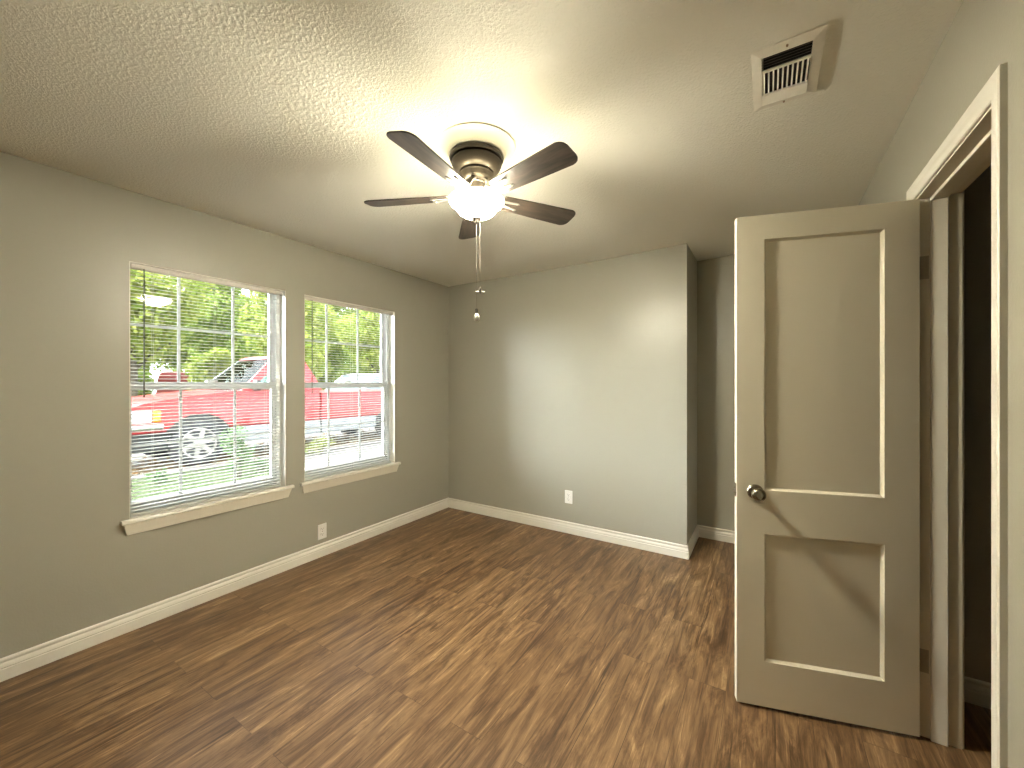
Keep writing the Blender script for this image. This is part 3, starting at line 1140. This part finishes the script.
# greenhouse
m = MB()
for xa, xb in ((TX1 - 0.07, TX1 - 0.015), (TX0 + 0.015, TX0 + 0.07)):
    if xb > -8.4:
        m.prism([(3.30, 1.222), (3.46, 1.222), (4.02, 1.775), (3.98, 1.84), (3.90, 1.815)], 0, xa, xb)             # near front pillar
    m.prism([(4.34, 1.222), (4.76, 1.222), (4.70, 1.40), (4.50, 1.80), (4.40, 1.845), (4.34, 1.80)], 0, xa, xb)   # rear quarter
    m.prism([(3.90, 1.775), (4.45, 1.775), (4.45, 1.85), (3.96, 1.845)], 0, xa, xb)
m.prism([(3.88, 1.80), (4.0, 1.865), (4.2, 1.885), (4.40, 1.865), (4.50, 1.80), (4.40, 1.78), (3.98, 1.78)], 0, TX0 + 0.02, TX1 - 0.02)
m.prism([(4.66, 1.222), (4.75, 1.222), (4.69, 1.40), (4.62, 1.40)], 0, TX0 + 0.05, TX1 - 0.05)
m.map(tumble)
m.build('cab_roof', red_m, truck, smooth=35)
m = MB()
m.prism([(3.30, 1.222), (3.42, 1.222), (4.00, 1.775), (3.98, 1.82), (3.90, 1.805)], 0, TX0 + 0.015, TX0 + 0.06)
m.map(tumble)
m.build('pillar', principled('pillar_lining', (0.16, 0.165, 0.16), 0.6), truck, label='grey lined far front pillar')
m = MB()
m.prism([(3.315, 1.215), (3.330, 1.215), (3.915, 1.80), (3.90, 1.80)], 0, TX0 + 0.07, TX1 - 0.07)
m.map(tumble)
m.build('windshield', carglass_m, truck)
for xa in (TX1 - 0.045, TX0 + 0.040):
    m = MB(); m.prism([(3.46, 1.222), (4.34, 1.222), (4.34, 1.775), (4.02, 1.775)], 0, xa, xa + 0.005)
    m.map(tumble)
    m.build('side_window', carglass_m, truck)
m = MB()
m.box(TX0 + 0.12, TX1 - 0.12, 4.10, 4.42, 0.75, 1.10, 0.05)
m.box(TX0 + 0.12, TX1 - 0.12, 4.36, 4.52, 1.05, 1.50, 0.05)
m.build('bench_seat', seat_m, truck, smooth=40)
m = MB()
xs_c = TX1 - 0.50
ringp = [(xs_c + 0.19 * math.cos(2 * PI * k / 28), 3.78 + 0.10 * math.sin(2 * PI * k / 28), 1.30 + 0.16 * math.sin(2 * PI * k / 28)) for k in range(29)]
m.tube(ringp, 0.014, 8)
m.tube([(xs_c, 3.78, 1.30), (xs_c, 3.45, 1.10)], 0.03, 8)
m.box(xs_c - 0.18, xs_c + 0.18, 3.77, 3.79, 1.285, 1.315)
m.build('steering_wheel', seat_m, truck, smooth=40)
m = MB()
m.box(TX1 + 0.02, TX1 + 0.16, 3.46, 3.54, 1.22, 1.40, 0.02)
m.tube([(TX1 - 0.02, 3.52, 1.24), (TX1 + 0.05, 3.50, 1.27)], 0.02, 8)
m.build('side_mirror', black_m, truck, smooth=40)
m = MB()
m.box(TX0 - 0.16, TX0 - 0.02, 3.46, 3.54, 1.22, 1.40, 0.02)
m.tube([(TX0 + 0.02, 3.52, 1.24), (TX0 - 0.05, 3.50, 1.27)], 0.02, 8)
m.build('side_mirror', chrome_m, truck, smooth=40)
# doors: seam panel and handle
for xa in (TX1 + 0.001, TX0 - 0.005):
    m = MB(); m.prism([(3.42, 0.65), (4.50, 0.65), (4.50, 1.20), (3.42, 1.20)], 0, xa, xa + 0.004, 0.002, 1)
    dr = m.build('cab_door', red_m, truck)
    m = MB(); m.box(xa - 0.012, xa + 0.018, 4.28, 4.42, 1.06, 1.09, 0.006)
    m.build('handle', black_m, dr)
# lights, grille, bumpers
for xa, xb in ((TX1 - 0.42, TX1 + 0.012), (TX0 - 0.012, TX0 + 0.42)):
    near = xb > TX1
    m = MB(); m.box(xa, xb, 1.775, 2.13, 0.765, 0.955, 0.025)
    m.build('headlight', lamp_m, truck, smooth=40)
    m = MB(); m.box(xb - 0.05 if near else xa, xb + 0.004 if near else xa + 0.05, 2.13, 2.225, 0.775, 0.945, 0.015)
    m.build('turn_signal', amber_m, truck, smooth=40)
m = MB()
m.box(TX0 + 0.44, TX1 - 0.44, 1.77, 1.83, 0.70, 0.955, 0.01)
for k in range(4):
    m.box(TX0 + 0.46, TX1 - 0.46, 1.755, 1.78, 0.72 + k * 0.06, 0.745 + k * 0.06, 0.004)
m.build('grille', chrome_m, truck)
m = MB()
m.box(TX0 - 0.02, TX1 + 0.02, 1.66, 1.82, 0.60, 0.745, 0.03)
m.box(TX1 - 0.10, TX1 + 0.02, 1.80, 2.26, 0.665, 0.745, 0.02)
m.box(TX0 - 0.02, TX0 + 0.10, 1.80, 2.26, 0.665, 0.745, 0.02)
m.build('front_bumper', chrome_m, truck, smooth=40)
m = MB()
m.box(TX0 + 0.05, TX1 - 0.05, 1.74, 1.86, 0.36, 0.60, 0.03)
m.build('air_dam', black_m, truck, smooth=40)
m = MB(); m.box(TX0 + 0.02, TX1 - 0.02, 7.56, 7.70, 0.52, 0.70, 0.03)
m.build('rear_bumper', chrome_m, truck, smooth=40)
tail_m = principled('tail_red', (0.45, 0.02, 0.02), 0.2)
for xa, xb in ((TX1 - 0.10, TX1 + 0.006), (TX0 - 0.006, TX0 + 0.10)):
    m = MB(); m.box(xa, xb, 7.47, 7.56, 0.80, 1.08, 0.01)
    m.build('tail_light', tail_m, truck)


def wheel(root, yc, xface, side, r=WR, zc=wz, width=0.24):
    """side = +1 when the visible face looks toward +X"""
    def X(h): return xface - side * h
    mm = MB()
    rr = r * 0.66
    mm.lathe([(rr, X(0.02)), (rr + 0.012, X(0.004)), (r * 0.80, X(-0.002)), (r * 0.93, X(0.010)), (r, X(0.045)), (r, X(width - 0.045)), (r * 0.93, X(width - 0.01)), (rr, X(width))], (0, yc, zc), 40, 0)
    t = mm.build('wheel', tyre_m, root, smooth=40)
    mm = MB()
    mm.lathe([(rr, X(0.05)), (rr, X(0.010)), (rr - 0.012, X(0.002)), (rr - 0.030, X(0.010)), (rr - 0.036, X(0.05))], (0, yc, zc), 40, 0)
    mm.lathe([(0.002, X(0.002)), (0.055, X(0.004)), (0.082, X(0.016)), (0.086, X(0.05)), (0.002, X(0.055))], (0, yc, zc), 28, 0)
    for k in range(6):
        a = 2 * PI * k / 6 + 0.3
        d, q = (math.cos(a), math.sin(a)), (-math.sin(a), math.cos(a))
        rings = []
        for rad, w in ((0.060, 0.036), (rr - 0.02, 0.030)):
            ring = []
            for s, hh in ((-1, 0.012), (1, 0.012), (1, 0.045), (-1, 0.045)):
                ring.append((X(hh), yc + d[0] * rad + q[0] * w * s, zc + d[1] * rad + q[1] * w * s))
            rings.append(ring)
        mm.hull(rings)
    mm.build('rim', rimmetal_m, t, smooth=30)
    mm = MB()
    mm.lathe([(0.002, X(0.060)), (rr - 0.01, X(0.060)), (rr - 0.01, X(0.080)), (0.002, X(0.080))], (0, yc, zc), 32, 0)
    mm.build('spoke_gap_shade', black_m, t, smooth=30)  # black backing disc paints the shade seen between the spokes


for yc in AX:
    wheel(truck, yc, TX1 - 0.01, 1)
    wheel(truck, yc, TX0 + 0.01, -1)


# ------------------------------------------------------------------ outside: two cars farther back
def car(name, loc, rotz, paint, label, L=4.4, W=1.8, H=1.68, group=None, van=0.0):
    """sport utility car, local front toward -Y, near side toward +X"""
    root = thing(name, loc, rotz, label=label, cat='car', group=group)
    r = 0.34
    hw = W / 2
    fy_, ry_ = -L / 2 + 0.85, L / 2 - 0.85

    def arc(yc, n=10):
        return [(yc + 0.42 * math.cos(PI * k / n), 0.36 + 0.42 * math.sin(PI * k / n)) for k in range(n + 1)]
    m = MB()
    side = [(L / 2 - 0.05, 0.36)] + arc(ry_) + arc(fy_) + [(-L / 2 + 0.05, 0.36), (-L / 2, 0.55), (-L / 2 + 0.02, 0.86), (-L / 2 + 0.25, 0.98), (-L / 2 + 1.05, 1.06), (L / 2 - 0.04, 1.06), (L / 2, 0.7)]
    m.prism(side, 0, -hw, hw, 0.05, 2)
    m.build('car_body', paint, root, smooth=40, local=True)

    def tmb(co):
        k = max(0.0, (co.z - 1.02) / (H - 1.02)) * 0.16
        return Vector((co.x * (1 - k / hw), co.y, co.z))
    m = MB()
    y0_, y1_, y2_, y3_ = -L / 2 + 1.0, -L / 2 + 1.75, L / 2 - 0.35, L / 2 - 0.1
    m.prism([(y1_ - 0.05, H - 0.05), (y1_ + 0.35, H), (y2_ - 0.2, H - 0.01), (y2_ + 0.05, H - 0.06), (y2_, H - 0.09), (y1_, H - 0.09)], 0, -hw + 0.03, hw - 0.03, 0.02, 2)
    for s in (-1, 1):
        xa, xb = (hw - 0.06, hw - 0.02) if s > 0 else (-hw + 0.02, -hw + 0.06)
        m.prism([(y0_, 1.05), (y0_ + 0.12, 1.05), (y1_ + 0.06, H - 0.07), (y1_ - 0.05, H - 0.05)], 0, xa, xb)
        m.prism([(y3_ - 0.2, 1.05), (y3_, 1.05), (y2_ + 0.05, H - 0.06), (y2_ - 0.12, H - 0.06)], 0, xa, xb)
        m.prism([(0.05, 1.05), (0.15, 1.05), (0.15, H - 0.06), (0.05, H - 0.06)], 0, xa, xb)
    m.map(tmb)
    m.build('car_roof', paint, root, smooth=40, local=True)
    if van:
        m = MB()
        m.prism([(-hw + 0.02, 1.0), (hw - 0.02, 1.0), (hw - 0.06, 1.55), (hw - 0.16, van - 0.16), (hw - 0.36, van - 0.03), (0, van), (-hw + 0.36, van - 0.03), (-hw + 0.16, van - 0.16), (-hw + 0.06, 1.55)], 1, -0.3, L / 2 + 0.03, 0.05, 2)
        m.build('cargo_box', paint, root, smooth=40, local=True)
    m = MB()
    m.prism([(y0_ + 0.05, 1.05), (y3_ - 0.06, 1.05), (y2_ - 0.02, H - 0.08), (y1_, H - 0.08)], 0, -hw + 0.04, hw - 0.04)
    m.map(tmb)
    m.build('car_windows', principled('tinted_glass_' + paint.name, (0.10, 0.13, 0.14), 0.08), root, local=True)
    WLOC[root.name] = Vector((0, 0, 0))
    for yc in (fy_, ry_):
        wheel(root, yc, hw - 0.02, 1, r, r, 0.2)
        wheel(root, yc, -hw + 0.02, -1, r, r, 0.2)
    for xc in (-hw + 0.3, hw - 0.3):
        m = MB(); m.box(xc - 0.18, xc + 0.18, -L / 2 - 0.005, -L / 2 + 0.12, 0.68, 0.84, 0.03)
        m.build('headlight', lamp_m, root, local=True)
    m = MB(); m.box(-hw + 0.02, hw - 0.02, -L / 2 - 0.06, -L / 2 + 0.1, 0.36, 0.56, 0.04)
    m.build('front_bumper', black_m, root, local=True)
    return root


car('white_car', (-12.3, 9.6, 0.035), math.radians(8), white_m, 'white car parked beyond the truck bed, seen through the right window', H=1.66)
car('red_van', (-35.0, 11.1, -0.005), math.radians(252), principled('red_van_paint', (0.22, 0.03, 0.025), 0.4),
    'red van far behind the truck hood, its roof showing in the left window', H=1.5, van=2.12)['category'] = 'van'


# ------------------------------------------------------------------ outside: trees and shrubs
def foliage(n, blobs, size):
    """leaf quads filling several ellipsoids (cx, cy, cz, rx, ry, rz)"""
    wts = np.array([b[3] * b[4] * b[5] for b in blobs]) ** 0.7
    wts /= wts.sum()
    out = []
    for b, w in zip(blobs, wts):
        k = max(8, int(n * w))
        d = rng.normal(size=(k, 3)); d /= np.linalg.norm(d, axis=1)[:, None]
        rad = rng.uniform(0.25, 1, k) ** 0.5
        out.append(np.array(b[:3]) + d * rad[:, None] * np.array(b[3:]))
    p = np.concatenate(out)
    return scatter_quads(len(p), p, size, 0.0)


def make_tree(h, r, n, size, leaf, low):
    root = thing('leafy_tree', (0, 0, 0), label='leafy green tree in the dense sunlit stand beyond the truck, outside the windows', cat='tree',
                 group='trees beyond the driveway')
    blobs = []
    for _ in range(16):
        a, q = rng.uniform(0, 2 * PI), rng.uniform(0, r * 0.75)
        z = rng.uniform(low, h * 0.92)
        blobs.append((q * math.cos(a), q * math.sin(a), z, r * rng.uniform(.35, .6), r * rng.uniform(.35, .6), h * rng.uniform(.10, .18)))
    o = quads_mesh('foliage', foliage(n, blobs, size), leaf, root)
    m = MB()
    m.tube([(0, 0, -0.1), (0.05, 0.03, h * .25), (-0.06, 0.08, h * .5), (0.02, 0.0, h * .85)], [0.17, 0.13, 0.10, 0.04], 10)
    for k in range(5):
        a = k * 1.4
        m.tube([(0, 0.05, h * (.25 + .1 * k)), (r * .3 * math.cos(a), r * .3 * math.sin(a), h * (.38 + .1 * k)), (r * .6 * math.cos(a), r * .6 * math.sin(a), h * (.45 + .1 * k))], [0.07, 0.05, 0.02], 7)
    m.build('trunk', bark_m, root, smooth=50)
    return root


protos = [make_tree(6.6, 2.4, 9000, 0.125, leaf_a, 1.9), make_tree(7.8, 2.4, 9000, 0.14, leaf_b, 0.8)]
spots = [(-18.3, -0.6, 0), (-18.6, 4.7, 0), (-18.2, 10.0, 0), (-18.8, 15.3, 0), (-18.4, 20.6, 0),
         (-24.6, 2.2, 1), (-25.6, 10.2, 1), (-24.4, 15.4, 1), (-25.0, 20.6, 1), (-24.6, 26.0, 1),
         (-31.2, 1.5, 1), (-31.0, 6.6, 1), (-31.6, 13.4, 1), (-31.0, 18.4, 1), (-31.4, 23.7, 1), (-31.0, 29.2, 1)]
seen = set()
for i, (x, y, q) in enumerate(spots):
    t = copy_tree(protos[q]) if q in seen else protos[q]
    seen.add(q)
    t.location = (x, y, -0.02)
    t.rotation_euler = (0, 0, i * 1.7)
    sc = 0.95 + 0.12 * ((i * 37) % 10) / 10
    t.scale = (sc, sc, sc)


def shrub(name, loc, h, r, n, size, leaf, label, cat='plant', group=None):
    root = thing(name, loc, label=label, cat=cat, group=group)
    blobs = []
    for _ in range(7):
        a, q = rng.uniform(0, 2 * PI), rng.uniform(0, r * .5)
        z = rng.uniform(0.25, 0.85) * h
        blobs.append((q * math.cos(a), q * math.sin(a), z, r * .5, r * .5, h * .2))
    quads_mesh('foliage', foliage(n, blobs, size), leaf, root)
    m = MB()
    for k in range(5):
        a = k * 1.3
        m.tube([(loc[0], loc[1], loc[2] - 0.02), (loc[0] + r * .3 * math.cos(a), loc[1] + r * .3 * math.sin(a), loc[2] + h * .5), (loc[0] + r * .5 * math.cos(a), loc[1] + r * .5 * math.sin(a), loc[2] + h * .85)], [0.008, 0.006, 0.003], 6)
    m.build('stems', bark_m, root)
    return root


shrub('leafy_shrub', (-6.05, 2.62, -0.005), 0.78, 0.24, 420, 0.034, leaf_c, 'tall loose green shrub in front of the truck wheel outside the left window')
shrub('leafy_shrub', (-7.02, 4.42, 0.03), 0.44, 0.36, 380, 0.032, leaf_a, 'low bright green shrub beside the silver rocker outside the right window')
shrub('garden_weed', (-6.6, 1.92, -0.005), 0.30, 0.16, 160, 0.026, leaf_c, 'small weed in the grass at the lower left of the left window')
shrub('garden_weed', (-6.3, 3.02, -0.005), 0.26, 0.18, 160, 0.026, leaf_c, 'small weed by the paving below the tall shrub outside')
for i, (x, y, h_) in enumerate([(-38, 5.0, 7.8), (-38.4, 12.1, 8.2), (-38, 19.2, 7.9), (-38.4, 26.3, 8.3), (-38, 33.4, 7.8), (-38.4, 40.5, 7.8), (-45, 7.5, 9.0), (-45, 14.9, 9.2), (-45, 22.3, 9.0), (-45, 30, 9.2), (-29.5, 11.5, 3.8), (-21.6, 5.0, 3.0), (-21.6, 8.4, 3.1), (-22.0, 10.8, 3.3), (-21.6, 13.3, 3.0), (-22.0, 15.8, 3.3), (-21.6, 18.4, 3.1), (-22, 21.2, 3.2)]):
    shrub('hedge_bush', (x, y, -0.02), h_, 3.5 if h_ > 5 else 1.2, 4500 if h_ > 5 else 2600, 0.20 if h_ > 5 else 0.12, leaf_b if i % 2 else leaf_a,
          'broad green bush closing the gap under the trees far behind the truck', 'bush', 'bushes under the far trees')
for h_ in (2.4, 4.4):
    b_ = shrub('hedge_bush', (-27.2 if h_ < 3 else -29.9, 6.5 if h_ < 3 else 7.5, -0.02), h_, 1.35, 4200, 0.13, leaf_a,
          'broad green bush closing the gap under the trees far behind the truck', 'bush', 'bushes under the far trees')
